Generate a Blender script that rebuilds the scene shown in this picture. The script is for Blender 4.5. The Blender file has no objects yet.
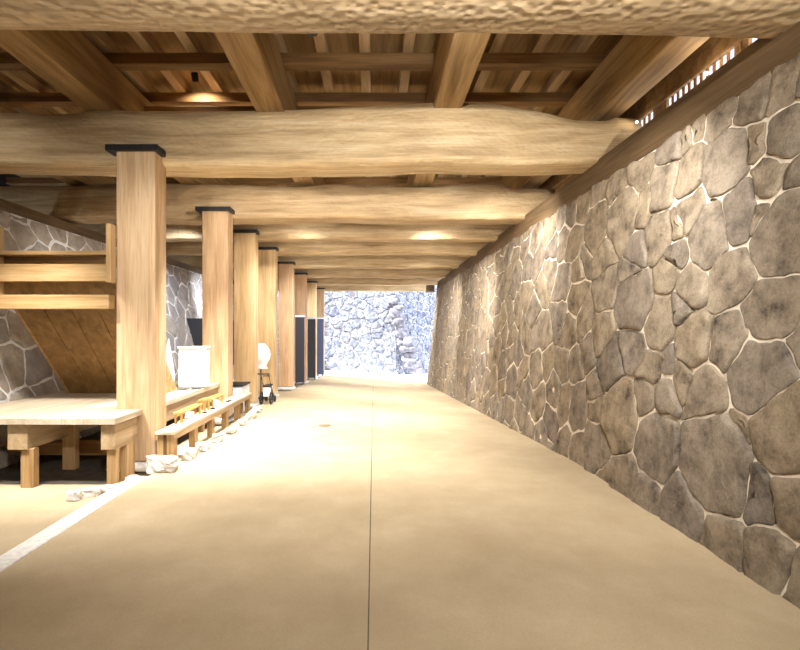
import bpy, bmesh, math, random
from mathutils import Vector, Matrix, noise
R = random.Random(7)
S = bpy.context.scene
C = S.collection
PX = 0.01125          # metres for one layout unit
D = 5.4               # metres for one depth unit
def P(x, z, h): return Vector((x*PX, z*D, 1.5+h*PX))

# ------------------------------------------------------------------ materials
def new_mat(name):
    m = bpy.data.materials.new(name); m.use_nodes = True
    nt = m.node_tree; b = nt.nodes['Principled BSDF']
    return m, nt, b
def node(nt, t, **k):
    n = nt.nodes.new(t)
    for a, v in k.items(): setattr(n, a, v)
    return n
def ramp(nt, fac, stops):
    r = node(nt, 'ShaderNodeValToRGB'); e = r.color_ramp.elements
    while len(e) < len(stops): e.new(0.5)
    for i, (p, c) in enumerate(stops): e[i].position = p; e[i].color = (*c, 1)
    nt.links.new(fac, r.inputs[0]); return r.outputs[0]
def mixc(nt, fac, a, b, mode='MIX'):
    m = node(nt, 'ShaderNodeMix', data_type='RGBA', blend_type=mode)
    for sock, v in ((m.inputs[0], fac), (m.inputs[6], a), (m.inputs[7], b)):
        if isinstance(v, (int, float)): sock.default_value = v
        elif isinstance(v, tuple): sock.default_value = (*v, 1)
        else: nt.links.new(v, sock)
    return m.outputs[2]
def coords(nt, scale, rand=True):
    t = node(nt, 'ShaderNodeTexCoord'); v = t.outputs['Object']
    if rand:
        oi = node(nt, 'ShaderNodeObjectInfo'); mu = node(nt, 'ShaderNodeMath', operation='MULTIPLY')
        mu.inputs[1].default_value = 37.0; nt.links.new(oi.outputs['Random'], mu.inputs[0])
        ad = node(nt, 'ShaderNodeVectorMath', operation='ADD')
        nt.links.new(v, ad.inputs[0]); nt.links.new(mu.outputs[0], ad.inputs[1]); v = ad.outputs[0]
    mp = node(nt, 'ShaderNodeMapping'); mp.inputs['Scale'].default_value = scale
    nt.links.new(v, mp.inputs[0]); return mp.outputs[0]
def noise_n(nt, vec, scale, detail=5, rough=.6, dist=0):
    n = node(nt, 'ShaderNodeTexNoise'); n.inputs['Scale'].default_value = scale
    n.inputs['Detail'].default_value = detail; n.inputs['Roughness'].default_value = rough
    n.inputs['Distortion'].default_value = dist; nt.links.new(vec, n.inputs['Vector']); return n.outputs[0]
def bump(nt, b, h, strength, dist=.01, prev=None):
    n = node(nt, 'ShaderNodeBump'); n.inputs['Strength'].default_value = strength; n.inputs['Distance'].default_value = dist
    nt.links.new(h, n.inputs['Height'])
    if prev: nt.links.new(prev, n.inputs['Normal'])
    nt.links.new(n.outputs[0], b.inputs['Normal']); return n.outputs[0]
def wood(name, axis, dark, mid, light, adze=0, rough=.62, fib=.25):
    m, nt, b = new_mat(name)
    sc = {'x': (.55, 7, 7), 'y': (7, .55, 7), 'z': (7, 7, .55)}[axis]
    v = coords(nt, sc); n1 = noise_n(nt, v, 1.1, 5, .6, .8)
    sc2 = tuple(s*(7 if s > 1 else 3) for s in sc); v2 = coords(nt, sc2); n2 = noise_n(nt, v2, 1.2, 3, .6)
    c = ramp(nt, n1, [(.3, dark), (.5, mid), (.72, light)])
    f = ramp(nt, n2, [(.3, (.62, .58, .54)), (.62, (1, 1, 1))])
    c = mixc(nt, .55, c, f, 'MULTIPLY')
    v3 = coords(nt, (1, 1, 1)); n3 = noise_n(nt, v3, 1.3, 3, .5)
    c = mixc(nt, .5, c, ramp(nt, n3, [(.3, (.7, .68, .66)), (.7, (1.0, 1.0, 1.0))]), 'MULTIPLY')
    oi = node(nt, 'ShaderNodeObjectInfo')
    c = mixc(nt, .6, c, ramp(nt, oi.outputs['Random'], [(0, (.74, .70, .66)), (.5, (1, .95, .88)), (1, (1, 1, .96))]), 'MULTIPLY')
    nt.links.new(c, b.inputs['Base Color']); b.inputs['Roughness'].default_value = rough
    b.inputs['Specular IOR Level'].default_value = .25
    p = bump(nt, b, n2, fib, .004)
    if adze:
        sv = coords(nt, (13, 15, 20) if axis == 'x' else (16, 11, 16))
        vo = node(nt, 'ShaderNodeTexVoronoi', feature='SMOOTH_F1'); vo.inputs['Scale'].default_value = 1.3
        nt.links.new(sv, vo.inputs['Vector']); bump(nt, b, vo.outputs['Distance'], adze, .06, p)
    return m
LOG = wood('hewn_log', 'x', (.38, .27, .14), (.57, .42, .235), (.70, .57, .37), .28)
LOGA = wood('adzed_log', 'x', (.34, .25, .14), (.49, .37, .225), (.60, .49, .33), .5)
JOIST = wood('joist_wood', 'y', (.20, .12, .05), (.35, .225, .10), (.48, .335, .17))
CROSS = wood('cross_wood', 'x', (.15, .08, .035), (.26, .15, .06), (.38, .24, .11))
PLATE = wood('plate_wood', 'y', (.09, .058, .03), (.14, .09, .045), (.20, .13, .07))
POST = wood('post_wood', 'z', (.46, .30, .16), (.62, .43, .255), (.74, .55, .36), 0, .5, .12)
POSTY = wood('post_wood_yellow', 'z', (.50, .33, .15), (.66, .46, .24), (.76, .57, .34), 0, .5, .12)
POSTR = wood('post_wood_reddish', 'z', (.46, .27, .13), (.58, .36, .19), (.67, .45, .27), 0, .5, .12)
BOARDX = wood('board_wood_cross', 'x', (.30, .18, .07), (.44, .28, .12), (.55, .38, .20))
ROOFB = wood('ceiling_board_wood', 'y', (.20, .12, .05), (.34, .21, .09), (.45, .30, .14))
BOARDY = wood('board_wood', 'y', (.36, .25, .13), (.50, .36, .21), (.62, .48, .31))
BOARDZ = wood('upright_wood', 'z', (.34, .21, .09), (.46, .30, .14), (.58, .41, .23))
PALE = wood('pale_plank', 'y', (.55, .46, .32), (.66, .57, .43), (.74, .66, .53))
HONEY = wood('honey_wood', 'y', (.5, .28, .08), (.66, .40, .13), (.76, .52, .22))
PANELW = wood('stair_panel_wood', 'y', (.17, .095, .03), (.25, .145, .05), (.33, .20, .08))

def plain(name, col, rough=.6, metal=0, var=.12, scale=14, bmp=.1):
    m, nt, b = new_mat(name); v = coords(nt, (1, 1, 1)); n = noise_n(nt, v, scale, 5, .6)
    d = tuple(c*(1-var) for c in col); l = tuple(min(1, c*(1+var)) for c in col)
    nt.links.new(ramp(nt, n, [(.3, d), (.7, l)]), b.inputs['Base Color'])
    b.inputs['Roughness'].default_value = rough; b.inputs['Metallic'].default_value = metal
    bump(nt, b, n, bmp, .003); return m
BLACK = plain('black_iron', (.02, .02, .022), .5, .3)
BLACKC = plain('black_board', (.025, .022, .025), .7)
WHITE = plain('white_paint', (.85, .85, .84), .5, 0, .03)
BLUEW = plain('pale_blue_white', (.66, .68, .80), .6, 0, .06)
DARKBLUE = plain('dark_slate_board', (.05, .06, .12), .6)
GRANITE = plain('kerb_stone', (.74, .71, .66), .85, 0, .18, 30, .4)
ROCK = plain('pale_rock', (.55, .52, .48), .9, 0, .3, 9, .6)
GRAVEL = plain('pale_ground', (.75, .75, .76), .9, 0, .1, 40, .3)
EARTH_SHADE = plain('dark_earth_and_shade', (.07, .055, .04), .95, 0, .3, 12, .6)

def floor_mat():
    m, nt, b = new_mat('tan_paving'); v = coords(nt, (1, 1, 1), False)
    n = noise_n(nt, v, 2.2, 6, .6); f = noise_n(nt, v, 160, 3, .7)
    c = ramp(nt, n, [(.3, (.44, .345, .215)), (.55, (.49, .39, .25)), (.75, (.54, .435, .29))])
    c = mixc(nt, .6, c, ramp(nt, f, [(.3, (.72, .70, .68)), (.7, (1.0, 1.0, 1.0))]), 'MULTIPLY')
    nt.links.new(c, b.inputs['Base Color']); b.inputs['Roughness'].default_value = .75
    b.inputs['Specular IOR Level'].default_value = .2
    bump(nt, b, f, .25, .002); return m
FLOOR = floor_mat()

def stone_mat(name, stops, tint=(1, 1, 1)):
    m, nt, b = new_mat(name); v = coords(nt, (1, 1, 1), False)
    a = node(nt, 'ShaderNodeAttribute'); a.attribute_name = 'stone'
    # each stone gets its own stretch of the noise
    sc = node(nt, 'ShaderNodeVectorMath', operation='SCALE'); sc.inputs['Scale'].default_value = 23
    nt.links.new(a.outputs['Color'], sc.inputs[0])
    ad = node(nt, 'ShaderNodeVectorMath', operation='ADD'); nt.links.new(v, ad.inputs[0]); nt.links.new(sc.outputs[0], ad.inputs[1])
    n = noise_n(nt, ad.outputs[0], 5.0, 10, .72, .15); f = noise_n(nt, v, 60, 8, .75)
    c = ramp(nt, n, stops)
    c = mixc(nt, .8, c, ramp(nt, a.outputs['Fac'], [(0, (.62, .62, .68)), (.35, (.85, .84, .86)), (.65, (1, .95, .86)), (1, (1.0, .93, .80))]), 'MULTIPLY')
    c = mixc(nt, .45, c, ramp(nt, f, [(.36, (.5, .48, .46)), (.58, (1, 1, 1))]), 'MULTIPLY')
    nt.links.new(c, b.inputs['Base Color']); b.inputs['Roughness'].default_value = .85
    b.inputs['Specular IOR Level'].default_value = .2
    p = bump(nt, b, n, .7, .04); bump(nt, b, f, .8, .012, p); return m
ST = [(.30, (.05, .04, .034)), (.41, (.21, .17, .125)), (.55, (.35, .29, .215)), (.75, (.46, .395, .30))]
STONE = stone_mat('andesite_stone', ST)
STG = stone_mat('grey_stone', [(.28, (.16, .14, .13)), (.42, (.36, .33, .30)), (.6, (.47, .43, .39)), (.8, (.55, .51, .47))])
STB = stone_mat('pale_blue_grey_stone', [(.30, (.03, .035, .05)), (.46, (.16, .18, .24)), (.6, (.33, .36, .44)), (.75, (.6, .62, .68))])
MORTAR = plain('cream_mortar', (.72, .63, .50), .9, 0, .15, 18, .5)
MORTARW = plain('white_mortar', (.72, .71, .70), .9, 0, .12, 18, .4)

# ------------------------------------------------------------------ helpers
def link(name, verts, faces, mat, parent=None, origin=None, smooth=False, mats=None, idx=None):
    me = bpy.data.meshes.new(name)
    o0 = Vector(origin) if origin is not None else Vector((0, 0, 0))
    me.from_pydata([tuple(Vector(v)-o0) for v in verts], [], faces)
    for mm in (mats or [mat]): me.materials.append(mm)
    if idx: me.polygons.foreach_set('material_index', idx)
    if smooth: me.polygons.foreach_set('use_smooth', [True]*len(me.polygons))
    me.update()
    o = bpy.data.objects.new(name, me); C.objects.link(o)
    if parent:
        o.parent = parent; o.location = o0 - parent.location
    else: o.location = o0
    return o
def tag(o, label, cat, group=None):
    o['label'] = label; o['category'] = cat
    if group: o['group'] = group
    return o
def struct(o): o['kind'] = 'structure'; return o
def empty(name, loc, label, cat, group=None):
    o = bpy.data.objects.new(name, None); C.objects.link(o); o.location = loc; o.empty_display_size = .1
    return tag(o, label, cat, group)
def bm_out(name, bm, mat, parent=None, origin=None, smooth=False):
    bmesh.ops.recalc_face_normals(bm, faces=bm.faces)
    v = [x.co.copy() for x in bm.verts]; bm.verts.index_update()
    f = [[q.index for q in p.verts] for p in bm.faces]; bm.free()
    return link(name, v, f, mat, parent, origin, smooth)
def add_box(bm, a, b, bev=.006, mtx=None):
    a = Vector(a); b = Vector(b); c = (a+b)/2; s = b-a
    t = bmesh.new(); bmesh.ops.create_cube(t, size=1)
    for v in t.verts: v.co = Vector((v.co.x*s.x, v.co.y*s.y, v.co.z*s.z))
    if bev: bmesh.ops.bevel(t, geom=t.edges[:], offset=min(bev, min(abs(q) for q in s)*.3), segments=2, affect='EDGES', profile=.6)
    for v in t.verts: v.co = (mtx @ v.co if mtx else v.co) + c
    t.verts.index_update(); base = [bm.verts.new(v.co) for v in t.verts]
    for f in t.faces: bm.faces.new([base[v.index] for v in f.verts])
    t.free()
def box(name, a, b, mat, parent=None, bev=.006, mtx=None, base=True):
    bm = bmesh.new(); add_box(bm, a, b, bev, mtx)
    a = Vector(a); b = Vector(b); c = (a+b)/2; c.z = min(a.z, b.z)
    return bm_out(name, bm, mat, parent, c)
def ubox(name, x0, x1, z0, z1, h0, h1, mat, parent=None, bev=.006):
    return box(name, P(x0, z0, h0), P(x1, z1, h1), mat, parent, bev)
def tube_bm(bm, pts, r, n=8):
    rings = []
    for i, p in enumerate(pts):
        p = Vector(p); d = (Vector(pts[min(i+1, len(pts)-1)])-Vector(pts[max(i-1, 0)])).normalized()
        a = d.orthogonal().normalized(); b = d.cross(a)
        rings.append([bm.verts.new(p+r*(a*math.cos(t*2*math.pi/n)+b*math.sin(t*2*math.pi/n))) for t in range(n)])
    for q, w in zip(rings, rings[1:]):
        for k in range(n):
            try: bm.faces.new((q[k], q[(k+1) % n], w[(k+1) % n], w[k]))
            except ValueError: pass
    bm.faces.new(rings[0][::-1]); bm.faces.new(rings[-1])
def lathe_bm(bm, prof, c, n=20, axis='z'):
    rings = []
    for r, h in prof:
        ring = []
        for k in range(n):
            t = 2*math.pi*k/n; v = Vector((r*math.cos(t), r*math.sin(t), h))
            if axis == 'x': v = Vector((h, v.x, v.y))
            if axis == 'y': v = Vector((v.x, h, v.y))
            ring.append(bm.verts.new(v+Vector(c)))
        rings.append(ring)
    for q, w in zip(rings, rings[1:]):
        for k in range(n): bm.faces.new((q[k], q[(k+1) % n], w[(k+1) % n], w[k]))
    bm.faces.new(rings[0][::-1]); bm.faces.new(rings[-1])

# ------------------------------------------------------------------ floor
def lerp(a, b, t): return a+(b-a)*t
def floor_h(x, z):       # height in units relative to the eye
    l = 133+22*max(0, z-1.7); r = 133+25*max(0, z-1.0)
    t = min(1, max(0, (x+205)/400)); t = t*t*(3-2*t)
    return -lerp(l, r, t)
def grid_floor(name, xs, zs, hf, mat):
    v = [P(x, z, hf(x, z)) for z in zs for x in xs]; n = len(xs)
    f = [(j*n+i, j*n+i+1, (j+1)*n+i+1, (j+1)*n+i) for j in range(len(zs)-1) for i in range(n-1)]
    return struct(link(name, v, f, mat, smooth=True))
zs = [-1.6+.1*i for i in range(57)]
JX = -2.5
grid_floor('floor', [-205+i*((JX-.35)+205)/9 for i in range(10)], zs, floor_h, FLOOR)
grid_floor('floor', [JX+.35+i*(235-JX-.35)/10 for i in range(11)], zs, floor_h, FLOOR)
grid_floor('floor', [JX-.4, JX+.4], zs, lambda x, z: floor_h(x, z)-1.0, EARTH_SHADE)       # the joint groove
grid_floor('floor', [-620+i*41.5 for i in range(11)], zs, lambda x, z: floor_h(-205, z)-10, FLOOR)
grid_floor('floor', [-700+i*50 for i in range(29)], [3.95+.1*i for i in range(40)], lambda x, z: floor_h(x, min(z, 4.8))-2, GRAVEL)
# kerb strip of pale stone between the passage and the lower floor
def kerb():
    zz = [-1.6+.1*i for i in range(26)]; v = []; f = []
    for z in zz:
        hh = floor_h(-205, z)
        v += [P(-219, z, hh-12), P(-219, z, hh+.5), P(-218, z, hh+1.2), P(-206, z, hh+1.2), P(-205, z, hh+.5), P(-205, z, hh-12)]
    for j in range(len(zz)-1):
        for i in range(5): f.append((j*6+i, j*6+i+1, j*6+i+7, j*6+i+6))
    f.append((0, 1, 2, 3, 4, 5)); n = (len(zz)-1)*6; f.append(tuple(n+k for k in range(5, -1, -1)))
    struct(link('trim_1', v, f, GRANITE))
kerb()

# ------------------------------------------------------------------ stone walls
def rock_bm(bm, c, s, seed, sub=3, rnd_=.42, amp=.16):
    t = bmesh.new(); bmesh.ops.create_cube(t, size=2); bmesh.ops.subdivide_edges(t, edges=t.edges[:], cuts=sub, use_grid_fill=True)
    for v in t.verts:
        q = v.co.copy(); n = q.normalized()*1.25; q = q.lerp(n, rnd_)
        q += amp*noise.noise_vector(q*1.3+Vector((seed*3.1, 0, 0)))
        v.co = Vector((q.x*s[0], q.y*s[1], q.z*s[2]))+Vector(c)
    t.verts.index_update(); base = [bm.verts.new(v.co) for v in t.verts]
    for f in t.faces: bm.faces.new([base[v.index] for v in f.verts])
    t.free()
ROCKD = plain('dark_boulder', (.16, .16, .19), .9, 0, .5, 6, .6)
def poly_clip(poly, m, n):
    out = []
    for i in range(len(poly)):
        a, b = poly[i], poly[(i+1) % len(poly)]
        da = (a[0]-m[0])*n[0]+(a[1]-m[1])*n[1]; db = (b[0]-m[0])*n[0]+(b[1]-m[1])*n[1]
        if da <= 0: out.append(a)
        if da*db < 0:
            t = da/(da-db); out.append((a[0]+(b[0]-a[0])*t, a[1]+(b[1]-a[1])*t))
    return out
def warp(p, k, amp):
    q = Vector((p[0]*k, p[1]*k, 3.7)); w = noise.noise_vector(q); w2 = noise.noise_vector(q*3.7)
    w3 = noise.noise_vector(q*9); return (p[0]+amp*(w.x+.5*w2.x+.22*w3.x), p[1]+amp*(w.y+.5*w2.y+.22*w3.y))
def fill_seeds(seeds, s0, s1, t0, t1, ds, dt, rnd, tries):
    pts = list(seeds)
    for _ in range(tries):
        p = (rnd.uniform(s0, s1), rnd.uniform(t0, t1)); k = rnd.uniform(.62, 1.2)
        if all(((p[0]-q[0])/(ds*k))**2+((p[1]-q[1])/(dt*k))**2 > 1 for q in pts): pts.append(p)
    return pts
def stone_wall(name, fn, nrm, seeds, s0, s1, t0, t1, stone, mortar, gap=.011, depth=.035, rnd=None, wob=.045, flat=.0):
    rnd = rnd or random.Random(3); verts = []; faces = []; mi = []; val = []
    N = 40
    # mortar bed
    ns = max(2, int((s1-s0)/.4)); nt_ = 8
    for j in range(nt_+1):
        for i in range(ns+1):
            s = lerp(s0, s1, i/ns); t = lerp(t0, t1, j/nt_); verts.append(fn(s, t)); val.append(.5)
    for j in range(nt_):
        for i in range(ns):
            a = j*(ns+1)+i; faces.append((a, a+1, a+ns+2, a+ns+1)); mi.append(1)
    def nn(c): return min(math.dist(c[:2], q[:2]) for q in seeds if q is not c)
    seeds = [tuple(q) for q in seeds]; seeds = [q if len(q) > 2 else (q[0], q[1], .5*nn(q)) for q in seeds]
    for c in seeds:
        near = sorted(seeds, key=lambda q: (q[0]-c[0])**2+(q[1]-c[1])**2)[1:34]
        poly = [(s0, t0), (s1, t0), (s1, t1), (s0, t1)]
        poly = [(c[0]-1.5, c[1]-1.5), (c[0]+1.5, c[1]-1.5), (c[0]+1.5, c[1]+1.5), (c[0]-1.5, c[1]+1.5)]
        for q in near:
            n = (q[0]-c[0], q[1]-c[1]); d2_ = n[0]**2+n[1]**2; k_ = .5*(1+(c[2]**2-q[2]**2)/d2_); poly = poly_clip(poly, (c[0]+n[0]*k_, c[1]+n[1]*k_), n) if len(poly) > 2 else poly
        for m_, n_ in (((s0, 0), (-1, 0)), ((s1, 0), (1, 0)), ((0, t0), (0, -1)), ((0, t1), (0, 1))):
            poly = poly_clip(poly, m_, n_) if len(poly) > 2 else poly
        if len(poly) < 3: continue
        # even resampling of the outline
        L = [math.dist(poly[i], poly[(i+1) % len(poly)]) for i in range(len(poly))]; tot = sum(L)
        cnt = max(20, min(64, int(tot/.035))); pts = []
        for k in range(cnt):
            d = tot*k/cnt; i = 0
            while d > L[i] and i < len(L)-1: d -= L[i]; i += 1
            a, b = poly[i], poly[(i+1) % len(poly)]; t = d/L[i] if L[i] else 0
            pts.append((lerp(a[0], b[0], t), lerp(a[1], b[1], t)))
        # round the corners
        for _ in range(1):
            pts = [((pts[i-1][0]+4*pts[i][0]+pts[(i+1) % cnt][0])/6, (pts[i-1][1]+4*pts[i][1]+pts[(i+1) % cnt][1])/6) for i in range(cnt)]
        cx = sum(p[0] for p in pts)/cnt; cy = sum(p[1] for p in pts)/cnt
        g = gap*rnd.uniform(.35, 1.3); tiltx = rnd.uniform(-.06, .06); tilty = rnd.uniform(-.06, .06)
        far = 5.5 < c[0] and s1 > 15; dd = depth*rnd.uniform(.55, 1.3)*(.5 if far else 1); g *= 1.5 if far else 1; v0 = rnd.random(); ph = rnd.uniform(0, 50)
        rings = []
        for off, hgt in ((g, -.01), (g*1.05+.002, .55), (g+.012, .88), (g+.05, 1.0), (None, 1.0)):
            ring = []
            for k, p in enumerate(pts):
                dx, dy = p[0]-cx, p[1]-cy; r = math.hypot(dx, dy) or 1e-6; rj = .012*noise.noise(Vector((p[0]*9, p[1]*9, ph)))
                if off is None: q = (cx+dx*.45, cy+dy*.45)
                else:
                    e = max(.25, 1-(off+rj*.7)/r); q = (cx+dx*e, cy+dy*e)
                w = warp(q, 1.7, wob); w = (min(s1, max(s0, w[0])), min(t1, max(t0, w[1])))
                hh = dd*hgt
                if hgt > .6: hh += .022*noise.noise(Vector((q[0]*4, q[1]*4, ph)))+tiltx*(q[0]-cx)+tilty*(q[1]-cy)
                hh = max(hh, -.01 if hgt < 0 else .004+.006*hgt)
                ring.append(len(verts)); verts.append(fn(*w)+nrm*hh); val.append(v0)
            rings.append(ring)
        w = warp((cx, cy), 1.7, wob)
        w = (min(s1, max(s0, w[0])), min(t1, max(t0, w[1])))
        ci = len(verts); verts.append(fn(*w)+nrm*(dd+.02*noise.noise(Vector((cx*4, cy*4, ph))))); val.append(v0)
        for a, b in zip(rings, rings[1:]):
            for k in range(cnt): faces.append((a[k], a[(k+1) % cnt], b[(k+1) % cnt], b[k])); mi.append(0)
        for k in range(cnt): faces.append((rings[-1][k], rings[-1][(k+1) % cnt], ci)); mi.append(0)
    o = link(name, verts, faces, None, mats=[stone, mortar], idx=mi)
    me = o.data; at = me.color_attributes.new('stone', 'FLOAT_COLOR', 'POINT')
    at.data.foreach_set('color', [q for x in val for q in (x, (x*7.13) % 1, (x*3.71) % 1, 1)])
    me.polygons.foreach_set('use_smooth', [m == 0 for m in mi])
    return struct(o)

# right wall: leans outward with height; s runs along the passage, t up
def rw(s, t):
    z = s/D; h = (t-1.5)/PX
    return P(204+30*(133+h)/285, z, h)
rpix = [(754,101,35,60),(788,82,30,65),(722,119,28,60),(698,130,14,38),(685,140,18,40),(815,70,30,60),(752,146,26,46),(787,135,42,44),(728,165,46,70),(689,176,30,50),(737,212,30,78),(770,180,36,36),(800,182,26,42),(761,214,13,34),(786,232,72,82),
(719,202,8,8),(690,210,28,48),(713,232,44,62),(727,277,38,66),(693,285,30,62),(769,313,72,66),(697,341,38,58),(726,343,38,66),(760,373,76,70),(802,345,26,36),(684,378,24,56),(703,392,38,60),(746,427,12,14),(786,427,74,78),(715,462,72,104),(754,489,38,62),(792,492,34,66),
(684,503,40,52),(724,541,46,58),(772,561,52,62),(806,585,40,50),(641,173),(619,182),(601,190),(584,203),(571,212),(562,218),(671,152,28,44),(663,187,36,52),(647,205,20,46),(623,219,34,54),(597,227,28,44),(575,243),(563,240),(661,236,30,46),(681,221,20,40),
(639,251,28,30),(606,253),(586,257),(677,256,24,40),(578,271),(564,284),(577,297),(606,288),(634,266,24,28),(636,297,38,56),(669,275,26,44),(661,322,36,54),(684,305,22,50),(586,317),(569,332),(602,332),(589,347),(632,352,22,40),
(612,365,28,40),(575,363),(564,365),(649,368,24,34),(669,365),(621,417,32,78),(645,397,20,40),(667,395,24,40),(658,446,44,70),(577,410),(563,404),(599,410),(597,389),(597,447,24,44),(578,450),(566,441),(604,472),(626,474,22,42),(650,493,14,24)]
seeds = []
for q in rpix:
    px, py = q[:2]
    a = px-374; b = 330-py; z = 218/(a-.105*b); p = (z*D, 1.5+b*z*PX)
    if len(q) > 2: p += (.5*math.sqrt(q[2]*q[3]*z*z*D/218*z*PX),)
    seeds.append(p)
rr = random.Random(11)
fixed = list(seeds)
def inside(p):      # the stretch whose stones were read one by one
    return min(q[0] for q in fixed)-.1 < p[0] < 5.9
seeds2 = fill_seeds([], -8.5, 20.2, -1.3, 3.3, .55, .42, rr, 9000)
seeds = fixed+[p for p in seeds2 if not inside(p) and all(math.dist(p, q[:2]) > .3 for q in fixed)]
nR = Vector((-1, 0, .105)).normalized()
stone_wall('wall_right', rw, nR, seeds, -8.5, 20.0, -1.35, 3.22, STONE, MORTAR, .0115, .026, wob=.06)
# end face where the right wall turns the corner
def rw_end(s, t):
    h = (t-1.5)/PX; return P(204+30*(133+h)/285, 20.0/D, h)+Vector((s, 0, 0))
stone_wall('wall_right', rw_end, Vector((0, 1, 0)), fill_seeds([], 0, 3, -1.3, 3.3, .5, .45, rr, 400), 0, 3, -1.35, 3.3, STG, MORTAR)
# left wall
def lw(s, t):
    h = (t-1.5)/PX; return P(-405-.285*(h+78), s/D, h)
sl = fill_seeds([], -8.5, 28, -1.4, 3.3, .42, .46, random.Random(5), 9000)
stone_wall('wall_left', lw, Vector((1, 0, .285)).normalized(), sl, -8.5, 28, -1.4, 3.2, STG, MORTARW, .016, .03)
# wall at the far end, rounded boulders: a facet across the passage, then one turned away to the right
e0 = P(-520, 5.05, 0); e1 = P(112, 5.05, 0)
def ew(s, t): return Vector((e0.x+s, e0.y+.12*(t+1.2), t))
le = e1.x-e0.x
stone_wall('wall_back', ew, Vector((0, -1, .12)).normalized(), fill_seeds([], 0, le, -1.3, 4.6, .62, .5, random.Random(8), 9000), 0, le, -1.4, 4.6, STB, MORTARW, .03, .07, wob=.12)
d2 = Vector((.75, .66, 0)).normalized()
def ew2(s, t): return Vector((e1.x-.12, e1.y+.02+.12*(t+1.2), t))+d2*s
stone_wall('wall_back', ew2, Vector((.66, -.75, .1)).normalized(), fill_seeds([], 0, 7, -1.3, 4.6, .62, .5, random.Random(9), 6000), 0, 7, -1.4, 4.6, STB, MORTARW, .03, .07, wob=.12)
def corner_rocks():
    rn = random.Random(4); bm = bmesh.new()
    for k in range(26):
        t = k/25; x = lerp(92, 215, t)+rn.uniform(-16, 16); h = lerp(140, -215, t)+rn.uniform(-18, 18)
        rock_bm(bm, P(x, 5.03-.03*rn.random(), h), (rn.uniform(.18, .34), .22, rn.uniform(.14, .26)), 40+k, 3, .5, .3)
    struct(bm_out('wall_back', bm, ROCKD, None, P(150, 5.03, -215), True))
# added wall behind the viewer, closing the passage to keep sky light out
def bw(s, t): return Vector((-6+s, -8.4, t))
stone_wall('wall_front_blocker', bw, Vector((0, 1, 0)), fill_seeds([], 0, 9.5, 0, 5.4, .7, .6, random.Random(10), 1500), 0, 9.5, -.1, 5.3, STONE, MORTAR)

corner_rocks()
# ------------------------------------------------------------------ wall plates, lattice window over the right wall
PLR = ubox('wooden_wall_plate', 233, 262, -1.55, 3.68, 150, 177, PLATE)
tag(PLR, 'long dark wooden plate lying on top of the right stone wall', 'wall plate')
PLL = ubox('wooden_wall_plate', -505, -476, -1.55, 4.9, 149, 168, PLATE)
tag(PLL, 'long brown wooden plate lying on top of the left stone wall', 'wall plate')
LXu = 280
struct(ubox('wall_right_upper', LXu, LXu+2, -1.5, 3.68, 221, 312, CROSS))
wf = struct(ubox('wall_right_lower', LXu, LXu+2, -1.5, 3.68, 150, 202, CROSS))
struct(ubox('trim_2', LXu-3, LXu+1, -1.5, 3.68, 219.5, 223, CROSS))
def window(n, z0, z1, bars):
    w = struct(empty('window_%d' % n, P(LXu+3, (z0+z1)/2, 202), '', '')); del w['label']; del w['category']
    ubox('frame', LXu-1, LXu+2, z0-.012, z0, 202, 221, CROSS, w, .002); ubox('frame', LXu-1, LXu+2, z1, z1+.012, 202, 221, CROSS, w, .002)
    p = (z1-z0)/bars
    bm = bmesh.new()
    for k in range(1, bars):
        zc = z0+p*k; add_box(bm, P(LXu, zc-p*.2, 202), P(LXu+1, zc+p*.2, 221), .001)
    bm_out('lattice_bars', bm, CROSS, w, P(LXu+3, (z0+z1)/2, 202))
BACKDROP = plain('backdrop_blue_grey', (.17, .17, .22), .8)
struct(ubox('wall_outer_backdrop', 430, 440, -1.2, 3.4, 120, 345, BACKDROP, None, 0))  # added backdrop that sets the daylight tone seen through the lattice openings
window(1, .775, .955, 11)
window(2, .60, .745, 3)
window(3, 1.0, 1.22, 12)
# solid pieces between the windows
for a, b in ((-1.5, .588), (.757, .763), (.967, .988), (1.232, 3.68)):
    struct(ubox('wall_right_panel', LXu, LXu+2, a, b, 202, 221, CROSS))

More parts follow.
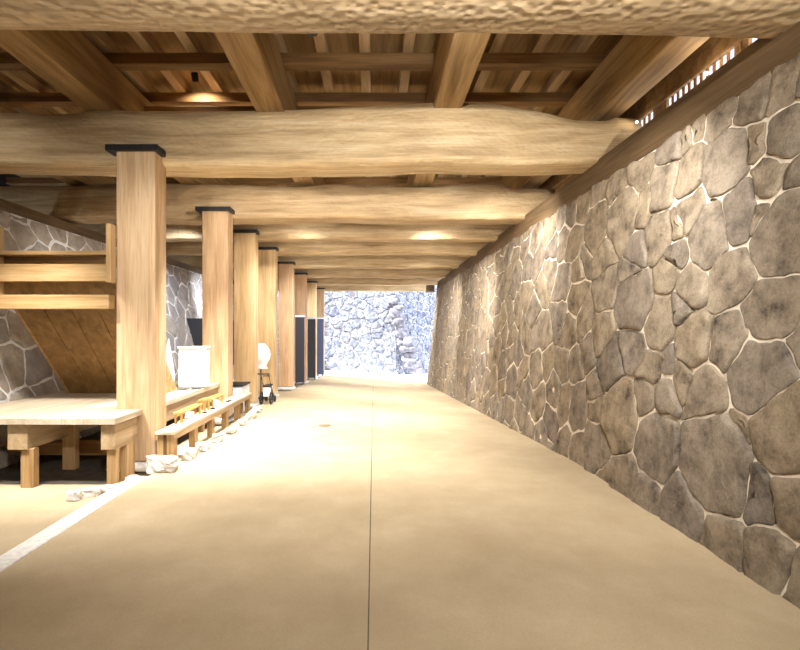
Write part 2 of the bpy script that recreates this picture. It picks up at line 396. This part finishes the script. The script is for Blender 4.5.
# ------------------------------------------------------------------ hewn log beams
FRONT = [.50, 1.03, 1.54, 1.88, 2.26, 2.74, 3.26, 3.82, 4.42, -.1, -.7]
order = ['nearest overhead, cut by the top of the picture', 'resting on the first post, thick with a wavy top at its right end', 'on the second post from the viewer', 'on the third post from the viewer',
         'on the fourth post from the viewer', 'on the fifth post from the viewer', 'on the sixth post from the viewer', 'on the seventh post from the viewer', 'last and darkest, above the bright end of the passage', 'behind the viewer, first', 'behind the viewer, second']
def hewn(i):
    z0 = FRONT[i]; dep = .54 if i < 3 else .42
    hb, ht = (172, 236) if i != 0 else (174, 240)
    if i > 2: ht = 222
    if i == 2: ht = 228
    xl, xr = -690, 277
    if i == 8: xr = 232
    n = 90; m = 28; verts = []; faces = []; rn = random.Random(i*5+1); ph = rn.uniform(0, 99)
    for a in range(n+1):
        x = lerp(xl, xr, a/n); X = x/100
        top = ht+7*noise.noise(Vector((X*.7, ph, 0)))+3*noise.noise(Vector((X*2.3, ph, 5)))
        bot = hb+3.0*noise.noise(Vector((X*.8, ph, 9)))+1.2*noise.noise(Vector((X*3, ph, 2)))
        if i == 1:
            top = 236+4*math.sin((x+60)/95)+2*noise.noise(Vector((X*2, 1, 1)))
            if x > 130: top -= 16*min(1, (x-130)/90)
            if x > 245: top += 7
            if x < -290: top -= 7*min(1, (-290-x)/40)
            bot += 3*min(1, max(0, (x-150)/60))
        if i == 2 and x > 190: top -= 14*min(1, (x-190)/40)
        if i == 0: bot = 171.5-x*.012+1.5*noise.noise(Vector((X*1.1, ph, 9)))
        yd = .05*noise.noise(Vector((X*.6, ph, 20)))
        top = max(top, 218 if i > 2 else 222)
        hc = (top+bot)/2; hh = (top-bot)/2*PX
        for k in range(m):
            t = 2*math.pi*k/m; cs, sn = math.cos(t), math.sin(t)
            e = (.42 if sn > 0 else .24) if i else .5
            y = math.copysign(abs(cs)**e, cs)*dep/2*(1-(.34 if i else .1)*(sn > .25)*(sn-.25)/.75)
            zz = math.copysign(abs(sn)**(.5 if sn > 0 or i == 0 else .3), sn)*hh
            r = 1+.02*noise.noise(Vector((X*1.5, cs*1.2+ph, sn*1.2)))
            # hewing facets
            y += .006*noise.noise(Vector((X*8, k*.9, ph)))
            c = P(x, z0, hc); verts.append(Vector((c.x, c.y+dep/2+yd+y*r, c.z+zz)))
    for a in range(n):
        for k in range(m): faces.append((a*m+k, a*m+(k+1) % m, (a+1)*m+(k+1) % m, (a+1)*m+k))
    faces.append(tuple(range(m-1, -1, -1))); faces.append(tuple(n*m+k for k in range(m)))
    o = link('hewn_log_beam', verts, faces, LOG if i else LOGA, None, P((xl+xr)/2, z0, hb)+Vector((0, dep/2, 0)), True)
    tag(o, 'massive hewn log crossbeam, ' + order[i], 'beam', 'hewn log crossbeams over the passage')
for i in range(11): hewn(i)

# ------------------------------------------------------------------ long joists over the beams
for x0, w, lab in ((-483, 31, 'thick ceiling joist over the left side, furthest left'), (-303, 30, 'thick ceiling joist crossing the upper left corner of the picture'),
                   (-124, 30, 'thick ceiling joist left of the middle of the passage'), (62, 29, 'thick ceiling joist right of the middle of the passage'),
                   (236, 28, 'thick ceiling joist beside the lattice window, lit pale underneath')):
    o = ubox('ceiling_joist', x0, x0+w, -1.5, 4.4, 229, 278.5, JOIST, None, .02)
    tag(o, lab, 'joist', 'thick joists running along the passage')
# crossbeams on the joists
nth = ['first', 'second', 'third', 'fourth', 'fifth', 'sixth', 'seventh', 'eighth', 'ninth', 'tenth', 'eleventh', 'twelfth', 'thirteenth', 'fourteenth', 'fifteenth', 'sixteenth', 'seventeenth', 'eighteenth']
cz = [.52, 1.045, 1.22, 1.56, 1.9, 2.28, 2.76, 3.28, 3.84]
for i, z in enumerate(cz):
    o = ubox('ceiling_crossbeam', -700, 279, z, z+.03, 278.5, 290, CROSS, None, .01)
    tag(o, 'square dark crossbeam lying on the thick joists, %s from the viewer' % nth[i], 'crossbeam', 'square crossbeams above the joists')
for k in range(17):
    x = -510+45*k
    o = ubox('ceiling_batten', x, x+11, -1.4, 4.3, 290, 304, BOARDY, None, .006)
    tag(o, 'slim honey batten under the ceiling boards, %s from the left wall' % nth[k], 'batten', 'slim battens under the ceiling boards')
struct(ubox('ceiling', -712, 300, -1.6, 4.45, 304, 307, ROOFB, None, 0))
struct(ubox('wall_left_blocker', -712, -702, -1.6, 4.45, -160, 304, BLACKC, None, 0))  # added black sheet: dark void at upper left, also blocks stray sky light
# second tier frame seen between the joists behind the first log beam
for x0, x1 in ((-270, -124), (-92, 62)):
    o = ubox('hatch_frame_rail', x0+1, x1-1, 1.17, 1.20, 256, 262, CROSS, None, .004)
    tag(o, 'thin horizontal rail between two joists above the first log beam, ' + ('left bay' if x0 < -200 else 'middle bay'), 'rail', 'thin rails between the joists')
    o = ubox('hatch_frame_rail', x0+1, x1-1, 1.40, 1.44, 262, 271, CROSS, None, .004)
    tag(o, 'deeper horizontal rail between two joists above the second log beam, ' + ('left bay' if x0 < -200 else 'middle bay'), 'rail', 'thin rails between the joists')

# ------------------------------------------------------------------ posts on stone bases
PZ = [1.0, 1.5, 1.84, 2.22, 2.70, 3.22, 3.77, 4.38]
pm = [POST, POST, POSTY, POSTY, POSTR, POSTR, POSTY, POST]
pl = ['nearest and widest, right beside the staircase and platform', 'second from the viewer, behind the white box', 'third from the viewer, golden, beside the black cart', 'fourth from the viewer, golden, just behind the third',
      'fifth from the viewer, reddish', 'sixth from the viewer, reddish and slim in the distance', 'seventh from the viewer, beside the black panels', 'farthest of the row, at the bright end of the passage']
for i, z in enumerate(PZ):
    fh = floor_h(-205, z); x0, x1 = -258, -219; d = .30/D
    bot = fh+1.5
    pt = empty('wooden_post', P((x0+x1)/2, z+d/2, bot), 'square wooden post, ' + pl[i], 'post', 'row of square posts along the passage')
    bm = bmesh.new(); add_box(bm, P(x0, z, bot), P(x1, z+d, 179), .018)
    bm_out('shaft', bm, pm[i], pt, P((x0+x1)/2, z+d/2, bot))
    cp = ubox('cap_plate', x0-9, x1+4, z-.008, z+d+.02, 178.5, 184.5, BLACK, pt, .003); cp['label'] = 'black iron cap plate on top of the post'
    bm = bmesh.new(); rock_bm(bm, P(-240, z+d/2, bot-4.6), (.27, .24, .045), i)
    o = bm_out('base_stone', bm, ROCK, None, P(-236, z+d/2, bot-9), True)
    tag(o, 'flat pale stone slab under the post, ' + nth[i] + ' from the viewer', 'base stone', 'flat stones under the posts')
# little rocks edging the floor beside the bench
rk = [(-200, .945, .19, .10, .10), (-191, 1.035, .09, .13, .07), (-189, 1.105, .08, .12, .06), (-186, 1.19, .07, .10, .06), (-184, 1.29, .08, .12, .05), (-185, 1.40, .07, .12, .05), (-184, 1.50, .08, .2, .07), (-190, 1.62, .1, .16, .05),
      (-224, .93, .08, .07, .05), (-232, .885, .12, .08, .04), (-211, .925, .10, .08, .05), (-243, .862, .08, .07, .05), (-252, .84, .07, .05, .06)]
for i, (x, z, a, b, c) in enumerate(rk):
    bm = bmesh.new(); hh = -132 if x > -205 or i < 8 else -142.5
    p = P(x, z, hh); rock_bm(bm, p+Vector((0, 0, c*.6)), (a*.75, b*.8, c*.8), i+20, 3, .3, .45)
    o = bm_out('edging_rock', bm, ROCK, None, p, False)
    lab = ('small pale rough rock edging the floor beside the low bench, %s from the first post' % nth[i]) if i < 8 else ('pale rough rock at the foot of the first post, %s from the passage' % nth[i-8])
    tag(o, lab, 'rock', 'pale rocks along the floor edge')

# ------------------------------------------------------------------ low platform
pf = empty('low_platform', P(-320, .9, -140), 'low wooden platform with pale plank top on square legs at the left', 'platform')
bm = bmesh.new()
y0, y1 = .892, 1.56
nb = 8; xs = [-418+(-259+418)*k/nb for k in range(nb+1)]
for k in range(nb): add_box(bm, P(xs[k]+.15, y0, -84.5), P(xs[k+1]-.15, y1, -79), .002)
add_box(bm, P(-258.8, y0, -84.5), P(-231, .997, -79), .002); add_box(bm, P(-258.8, 1.06, -84.5), P(-231, 1.495, -79), .002)
bm_out('plank_top', bm, PALE, pf, P(-320, 1.2, -84.5))
# the part around the first post is notched by making the top pass in front only
ubox('side_apron', -238, -233, .90, .985, -108, -85, BOARDY, pf); ubox('side_apron', -238, -233, 1.075, 1.49, -103, -85, BOARDY, pf)
for x in (-330, -246): ubox('joist', x, x+(18 if x < -300 else 8), .90, 1.54 if x < -300 else .985, -108, -85, BOARDY, pf)
ubox('rail', -405, -262, 1.055, 1.085, -132, -119, BOARDX, pf)
for x, z, w in ((-320, .905, 12), (-242, .905, 9), (-318, 1.02, 13), (-257, 1.11, 12), (-327, 1.5, 13), (-251, 1.40, 12)):
    ubox('leg', x, x+w, z, z+.6*w*PX/D, -143, -107.5 if x in (-320, -242, -327) else -85, BOARDZ, pf)
ubox('leg', -240, -233, .945, .975, -143, -108, BOARDZ, pf)
grid_floor('floor', [-425, -330, -243], [.925, 1.2, 1.6], lambda x, z: -142.4, EARTH_SHADE)  # dark ground under the platform, with its shade put into the colour

# ------------------------------------------------------------------ staircase over the platform (seen from below)
st = empty('wooden_staircase', P(-318, 1.1, -78), 'wooden staircase seen from below with slanted board underside and a railed landing', 'staircase')
bm = bmesh.new(); n = 4; xs = [-376+(-262+376)*k/n for k in range(n+1)]
za, ha, zb, hb = 1.238, -78.5, 1.0, 50
for k in range(n):
    a, b = xs[k]+.35, xs[k+1]-.35
    vs = [bm.verts.new(P(*q)) for q in ((a, za, ha), (b, za, ha), (b, zb, hb), (a, zb, hb), (a, za+.02, ha+3), (b, za+.02, ha+3), (b, zb+.02, hb+3), (a, zb+.02, hb+3))]
    for f in ((0, 1, 2, 3), (7, 6, 5, 4), (0, 4, 5, 1), (1, 5, 6, 2), (2, 6, 7, 3), (3, 7, 4, 0)): bm.faces.new([vs[q] for q in f])
bm_out('slanted_underside', bm, PANELW, st, P(-318, za, ha))
def slant(x0, x1, name, mat):
    bm = bmesh.new(); vs = [bm.verts.new(P(*q)) for q in ((x0, za+.003, ha), (x1, za+.003, ha), (x1, zb+.003, hb), (x0, zb+.003, hb), (x0, za+.075, ha), (x1, za+.075, ha), (x1, zb+.075, hb+8), (x0, zb+.075, hb+8))]
    for f in ((0, 1, 2, 3), (7, 6, 5, 4), (0, 4, 5, 1), (1, 5, 6, 2), (2, 6, 7, 3), (3, 7, 4, 0)): bm.faces.new([vs[q] for q in f])
    bm_out(name, bm, mat, st, P((x0+x1)/2, za, ha))
slant(-380, -376, 'stringer', BOARDX); slant(-262, -258.3, 'stringer', BOARDX)
for k in range(9):
    t = (k+.5)/9.2; z = lerp(za, zb, t)+.035; h = lerp(ha, hb, t)+6
    ubox('tread', -375.5, -262.5, z-.008, z+.036, h, h+3, BOARDX, st, .003)
ubox('landing_beam', -392, -258.5, .975, .998, 20.5, 34.5, BOARDX, st, .01)
ubox('fascia_board', -372, -260, .975, .99, 47.5, 64.5, BOARDX, st, .006)
ubox('back_board', -372, -258.5, 1.0, 1.012, 63, 74, CROSS, st, .004)
ubox('handrail', -372, -258.5, .968, .996, 73, 76.8, BOARDX, st, .006)
ubox('newel_post', -259, -254, .965, .985, 46, 103, BOARDZ, st, .006)
ubox('newel_post', -378, -370, .98, 1.0, 34, 103, BOARDZ, st, .006)

# ------------------------------------------------------------------ low bench
be = empty('low_bench', P(-208, 1.3, -133), 'long low narrow wooden bench on short legs between the first two posts', 'bench')
ubox('bench_top', -217, -198, .99, 1.62, -104, -101, PALE, be, .004)
ubox('edge_beam', -200.5, -198.2, .992, 1.618, -109.5, -104, BOARDY, be, .003)
ubox('edge_beam', -216.8, -214.5, .992, 1.618, -109.5, -104, BOARDY, be, .003)
for k in range(6):
    z = .998+k*.1195
    for xa in ((-207, -216.5) if k in (0, 5) else (-207,)): ubox('leg', xa, xa+7 if xa > -210 else xa+6, z, z+.02, -133, -104, BOARDZ, be, .004)
# small wooden display racks on the bench
def rack(za, zb, hh, lab, mat=HONEY):
    xa, xb = -214.5, -207
    r = empty('wooden_rack', P((xa+xb)/2, (za+zb)/2, -101), lab, 'rack', 'little honey racks on the low bench')
    for z in (za, zb-.008):
        for x in (xa, xb-1.6): ubox('upright', x, x+1.6, z, z+.008, -101, -101+hh, mat, r, .002)
        ubox('cross_rail', xa, xb, z, z+.008, -101+hh-1.8, -101+hh-.2, mat, r, .002)
    for x in (xa, xb-1.8): ubox('top_rail', x, x+1.8, za-.008, zb+.008, -101+hh-.6, -101+hh+1.6, mat, r, .002)
rack(1.075, 1.20, 11, 'low honey wooden rack on the bench, nearest to the first post')
rack(1.225, 1.26, 14, 'tallest and shortest honey rack in the middle of the bench')
rack(1.285, 1.375, 12, 'low honey wooden rack on the bench, nearest to the second post')
def card(z, x, lab):
    bm = bmesh.new(); c = P(x, z, -101); m = Matrix.Rotation(-.6, 3, 'X') @ Matrix.Rotation(.5, 3, 'Z')
    add_box(bm, c+Vector((-.05, -.004, .0)), c+Vector((.05, .004, .1)), .001, m)
    tag(bm_out('white_card', bm, WHITE, None, c), lab, 'card', 'white cards on the bench')
card(1.14, -210.5, 'small white card leaning inside the rack nearest to the first post')
card(1.33, -211, 'small white card leaning inside the rack nearest to the second post')
for i, (z0, z1) in enumerate(((1.21, 1.222), (1.27, 1.282), (1.40, 1.43))):
    o = ubox('black_clip', -208, -203, z0, z1, -101, -99.5, BLACK, None, .002)
    tag(o, 'small black clip lying on the low bench, %s from the first post' % nth[i], 'clip', 'black clips on the bench')

# ------------------------------------------------------------------ things on and beyond the platform
wb = empty('white_box', P(-247, 1.43, -79), 'bright white box standing on the platform between the first two posts', 'box')
ubox('body', -266, -229, 1.36, 1.395, -78, -25, WHITE, wb, .01); ubox('lid', -267, -228, 1.357, 1.398, -25, -22.5, WHITE, wb, .006)
ubox('plinth', -264, -232, 1.365, 1.39, -79, -78, BLACK, wb, .002)
for i, (a, b, z) in enumerate(((-262, -246, 1.335), (-243, -238, 1.34), (-237, -232, 1.345))):
    o = ubox('black_tray', a, b, z-.018, z, -79, -77.8, BLACKC, None, .002); tag(o, 'thin black tray before the white box, %s from the left' % nth[i], 'tray', 'black trays before the white box')
lb = empty('leaning_board', P(-281, 1.36, -79), 'white board leaning behind the first post on the platform', 'board')
bm = bmesh.new(); vs = [bm.verts.new(P(*q)) for q in ((-292, 1.33, -79), (-268, 1.33, -79), (-268, 1.34, -62), (-292, 1.42, -12))]
vs2 = [bm.verts.new(v.co+Vector((0, .03, 0))) for v in vs]
bm.faces.new(vs); bm.faces.new(vs2[::-1])
for k in range(4): bm.faces.new((vs[k], vs2[k], vs2[(k+1) % 4], vs[(k+1) % 4]))
bm_out('panel', bm, WHITE, lb, P(-281, 1.33, -79))
bx = empty('small_crate', P(-237, 1.72, -135), 'small white crate with a black rim between second and third posts', 'crate')
fb = floor_h(-205, 1.7)
bx.location = P(-237, 1.73, -139)
ubox('body', -250, -222, 1.68, 1.78, -139, -95, WHITE, bx); ubox('rim', -252, -220, 1.675, 1.785, -95, -92, BLACK, bx)
# paper lantern on a stand
g = floor_h(-205, 2.03)
ln = empty('standing_lantern', P(-233, 2.06, g), 'white rounded paper lantern on a black stand, half hidden behind the third post', 'lantern')
bm = bmesh.new(); tube_bm(bm, [P(-233, 2.06, g+2), P(-233, 2.06, -78)], .014); bm_out('pole', bm, BLACK, ln, P(-233, 2.06, g+2))
bm = bmesh.new(); lathe_bm(bm, [(.13, 0), (.14, .012), (.02, .03)], P(-233, 2.06, g)); bm_out('foot', bm, BLACK, ln, P(-233, 2.06, g))
bm = bmesh.new(); lathe_bm(bm, [(.17, -.32), (.12, -.26), (.15, -.2), (.2, -.12), (.225, 0), (.21, .10), (.16, .19), (.08, .26), (.02, .27)], P(-233, 2.06, -51), 24); bm_out('paper_shade', bm, WHITE, ln, P(-233, 2.06, -78), True)
# folding cart
cz_ = 1.86; g = floor_h(-205, cz_)
ct = empty('folding_cart', P(-197, cz_, g), 'small black wheeled folding cart with a white box beside the third post', 'cart')
def wheel(x, z, r):
    bm = bmesh.new(); c = P(x, z, g)+Vector((0, 0, r))
    n = 24; prof = [(r-.022, -.012), (r, -.016), (r, .016), (r-.022, .012)]
    rings = []
    for rr_, w in prof: rings.append([bm.verts.new(c+Vector((w, rr_*math.cos(2*math.pi*k/n), rr_*math.sin(2*math.pi*k/n)))) for k in range(n)])
    for a in range(4):
        q, w = rings[a], rings[(a+1) % 4]
        for k in range(n): bm.faces.new((q[k], q[(k+1) % n], w[(k+1) % n], w[k]))
    wl = bm_out('wheel', bm, BLACK, ct, c)
    bm = bmesh.new()
    for k in range(4):
        t = math.pi*k/4; d = Vector((0, math.cos(t), math.sin(t)))*(r-.015); tube_bm(bm, [c-d, c+d], .004, 6)
    lathe_bm(bm, [(.015, -.02), (.015, .02)], c, 12, 'x')
    o = bm_out('spokes', bm, BLACK, wl, c); o.location = (0, 0, 0)
wheel(-188, cz_-.03, .13); wheel(-206, cz_-.03, .13); wheel(-189, cz_+.045, .07); wheel(-205, cz_+.045, .07)
bm = bmesh.new()
for x in (-190, -204):
    tube_bm(bm, [P(x, cz_-.03, g)+Vector((0, 0, .13)), P(x, cz_, g+28), P(x, cz_-.05, g+52), P(x, cz_-.075, g+58)], .011)
    tube_bm(bm, [P(x, cz_+.045, g)+Vector((0, 0, .07)), P(x, cz_-.01, g+32), P(x, cz_-.03, g+40)], .009)
for h in (14, 32, 52): tube_bm(bm, [P(-190, cz_-.02, g+h), P(-204, cz_-.02, g+h)], .009)
bm_out('frame', bm, BLACK, ct, P(-197, cz_, g))
bm = bmesh.new(); tube_bm(bm, [P(-186, cz_-.075, g+58), P(-208, cz_-.075, g+58)], .012); bm_out('handle', bm, BLACK, ct, P(-197, cz_-.075, g+58))
ubox('seat', -203, -191, cz_-.04, cz_+.03, g+32.5, g+35, BLACKC, ct, .004)
ubox('box', -202.5, -191.5, cz_-.035, cz_+.03, g+15, g+32, WHITE, ct, .008)
# black display panels between the farther posts
def panel(z, x0, x1, htop, lab, mat=BLACKC):
    g = floor_h(-205, z)
    o = empty('display_panel', P((x0+x1)/2, z, g), lab, 'panel', 'tall panels between the far posts')
    ubox('board', x0, x1, z, z+.012, g+6, htop, mat, o, .004)
    for x in (x0+2, x1-4): ubox('foot', x, x+2, z-.03, z+.04, g, g+6, BLACK, o, .003)
    ubox('top_rail', x0-.5, x1+.5, z-.003, z+.015, htop, htop+5, BLUEW, o, .004)
panel(2.95, -232, -206, 38, 'tall black panel with pale top rail between fifth and sixth posts')
panel(3.47, -230, -203, 38, 'tall black panel with pale top rail between sixth and seventh posts')
panel(4.05, -230, -205, 45, 'tall slate blue panel between seventh and last posts', DARKBLUE)
# dark doorway in the left wall
dr = struct(empty('door_1', P(-420, 2.7, -140), '', '')); del dr['label']; del dr['category']
ubox('leaf', -432, -398, 2.35, 3.4, -160, 22, BLACKC, dr); ubox('door_frame', -434, -396, 2.31, 2.35, -160, 27, BLACK, dr); ubox('door_frame', -434, -396, 3.4, 3.44, -160, 27, BLACK, dr); ubox('door_frame', -434, -396, 2.35, 3.4, 22, 27, BLACK, dr)
# end of the passage: sign box and corbel
sg = tag(ubox('small_sign_box', -104, -84, 4.46, 4.50, 148, 170, BLUEW), 'small pale blue box hanging under the last beam at the end', 'sign box')
cb = tag(ubox('wooden_corbel', 190, 218, 3.60, 3.68, 138, 162, PLATE), 'square brown timber end at the far corner of the right wall', 'timber end')

# ------------------------------------------------------------------ floor details
bm = bmesh.new(); c = P(-70, 1.42, floor_h(-70, 1.42)+.1); lathe_bm(bm, [(.10, 0), (.10, .006), (.09, .009)], c, 28)
tag(bm_out('floor_drain_cover', bm, plain('dull_brass', (.28, .2, .12), .5, .4), None, c), 'small round dull metal cover set in the floor left of the joint', 'drain cover')

# ------------------------------------------------------------------ lamps
def kelvin(w): return {'w': (1, .86, .68), 'n': (1, .965, .92), 'c': (.78, .86, 1)}[w]
GLOW, nt, b = new_mat('lamp_glow'); b.inputs['Emission Color'].default_value = (1, .85, .6, 1); b.inputs['Emission Strength'].default_value = 12; b.inputs['Base Color'].default_value = (1, .9, .7, 1)
def spot(loc, aim, power, ang, tone, lab, blend=.8, r=.05, group='spotlights hidden among the beams'):
    loc = Vector(loc); aim = Vector(aim); d = (aim-loc).normalized()
    e = empty('spotlight', loc, lab, 'spotlight', group)
    q = d.to_track_quat('-Z', 'Y').to_matrix()
    bm = bmesh.new(); lathe_bm(bm, [(.03, .03), (.045, .045), (.045, .14), (.02, .15)], (0, 0, 0), 16)
    for v in bm.verts: v.co = q @ v.co + loc
    bm_out('lamp_body', bm, BLACK, e, loc)
    l = bpy.data.lights.new('spotlight_beam', 'SPOT'); l.energy = power; l.spot_size = math.radians(ang); l.spot_blend = blend
    l.color = kelvin(tone); l.shadow_soft_size = r
    o = bpy.data.objects.new('spotlight_beam', l); C.objects.link(o); o.location = loc; o.rotation_euler = d.to_track_quat('-Z', 'Y').to_euler()
    return e
def bulb(loc, power, tone, lab, r=.03):
    bm = bmesh.new(); lathe_bm(bm, [(.004, -.015), (.011, -.01), (.015, 0), (.011, .01), (.004, .015)], loc, 14)
    o = bm_out('small_bulb', bm, GLOW, None, Vector(loc), True); tag(o, lab, 'bulb', 'small glowing bulbs')
    l = bpy.data.lights.new('bulb_light', 'POINT'); l.energy = power; l.color = kelvin(tone); l.shadow_soft_size = r+.02
    q = bpy.data.objects.new('bulb_light', l); C.objects.link(q); q.location = Vector(loc)+Vector((-.06, 0, .05))
EXEC_LIGHTS = True
# added fill spotlights brightening the passage
spot(P(60, .63, 212), P(60, 1.05, 195), 90, 118, 'n', 'added black fill spotlight behind the nearest log beam aimed at the next beam')
spot(P(120, .63, 185), P(230, .95, -40), 330, 100, 'n', 'added black fill spotlight behind the nearest log beam at the right wall side')
spot(P(-160, .63, 195), P(-240, 1.0, -20), 150, 80, 'n', 'added black fill spotlight behind the nearest log beam aimed at the first post')
spot(P(-330, .64, 215), P(-318, .96, -79), 1100, 48, 'n', 'added black fill spotlight above the platform near the first post', .9)
spot(P(-290, .70, 215), P(-240, .80, -133), 520, 48, 'n', 'added black fill spotlight above the kerb in the left foreground', .9)
spot(P(-190, 1.16, 205), P(-214, 1.25, -100), 800, 60, 'n', 'added black fill spotlight behind the first log beam aimed at the bench', .9)
spot(P(-160, 1.16, 205), P(-110, 1.28, -133), 1800, 95, 'n', 'added black fill spotlight behind the first full log beam aimed at the floor', 1)
for i, z in enumerate((1.67, 2.4, 3.41)):
    spot(P(-20, z, 200), P(-10, z+.15, -133), 1300, 84, 'n', 'added black fill spotlight aimed down at the floor in the %s far bay' % nth[i], 1)
spot(P(-40, .64, 185), P(-70, 1.0, -133), 520, 92, 'n', 'added black fill spotlight behind the nearest log beam aimed at the floor', 1)
for i, z in enumerate((1.19, 1.68, 2.03, 2.42, 2.95, 3.42, 3.95)):
    for x, side in ((-130, 'left'), (110, 'right')):
        spot(P(x, z, 190), P(x, z+.5, 165), 110 if i == 0 else 28, 165, 'n', 'added black fill spotlight aimed forward on the %s behind the %s log beam' % (side, nth[i+1]), .9)
for i, z in enumerate((1.68, 2.42, 3.42)):
    spot(P(-90, z, 190), P(-215, z+.6, -100), 650, 84, 'n' if i < 1 else 'c', 'added black fill spotlight aimed at the posts in the %s far bay' % nth[i], .9)
    spot(P(60, z, 190), P(215, z+.6, -70), 1150, 76, 'n', 'added black fill spotlight aimed at the right wall in the %s far bay' % nth[i], .9)
for i, z in enumerate((1.19, 1.66, 2.39)):
    spot(P(-300, z, 195), P(-450, z+.45, -10), (160, 900, 900)[i], 74, 'n' if i == 0 else 'c', 'added black fill spotlight aimed at the left wall in the %s bay' % nth[i], .9)
spot(P(-330, .62, 195), P(-450, 1.0, 60), 90, 110, 'n', 'added black fill spotlight behind the nearest log beam aimed at the left wall')
spot(P(120, 1.22, 190), P(240, 1.6, -10), 380, 110, 'n', 'added black fill spotlight behind the first full log beam toward the right wall')
spot(P(0, -.0, 165), P(20, 1.0, -60), 480, 110, 'n', 'added black fill spotlight overhead behind the viewer')
spot(P(40, .0, 165), P(240, .7, -20), 330, 90, 'n', 'added black fill spotlight overhead behind the viewer aimed at the right wall')
for x, t in ((-110, 'left'), (130, 'right')):  # added uplights out of view, brightening the fronts of the log beams
    spot(P(x, -.55, 30), P(x*.4+20, 1.9, 190), 1300, 44, 'n', 'added black fill uplight behind the viewer on the %s aimed at the log beams' % t, .9, .08)
# the visible spotlight in the upper left
vs_ = spot(P(-208, 1.17, 287), P(-208, 1.20, 262), 45, 140, 'w', 'black spotlight glowing among the ceiling timbers at upper left', .6, .02)
for i, (x, z, h) in enumerate(((268, .66, 204), (270, .81, 208), (268, 1.02, 212))):
    bulb(P(x, z, h), (12, 2, .4)[i], 'w', 'small glowing bulb between the wall plate and the lattice window, %s from the viewer' % nth[i])

# sun on the open yard beyond the passage
sun = bpy.data.lights.new('sun', 'SUN'); sun.energy = 20; sun.angle = .02; sun.color = (1, .97, .93)
so = bpy.data.objects.new('sun', sun); C.objects.link(so); so.rotation_euler = Vector((.7, .3, -1)).to_track_quat('-Z', 'Y').to_euler(); so.location = (0, 30, 12)

# world: bright overcast daylight
w = bpy.data.worlds.new('daylight'); S.world = w; w.use_nodes = True
bg = w.node_tree.nodes['Background']; bg.inputs[0].default_value = (.84, .89, 1, 1); bg.inputs[1].default_value = 4.0

# ------------------------------------------------------------------ camera
cam = bpy.data.cameras.new('camera'); co = bpy.data.objects.new('camera', cam); C.objects.link(co); S.camera = co
co.location = (0, 0, 1.5); co.rotation_euler = (math.pi/2, 0, 0)
cam.sensor_fit = 'HORIZONTAL'; cam.sensor_width = 36; cam.lens = 480/800*36; cam.shift_x = 26/800; cam.shift_y = 5/800
cam.clip_start = .02; cam.clip_end = 200
S.view_settings.view_transform = 'Standard'; S.view_settings.look = 'None'; S.view_settings.gamma = 1; S.view_settings.exposure = 0.3
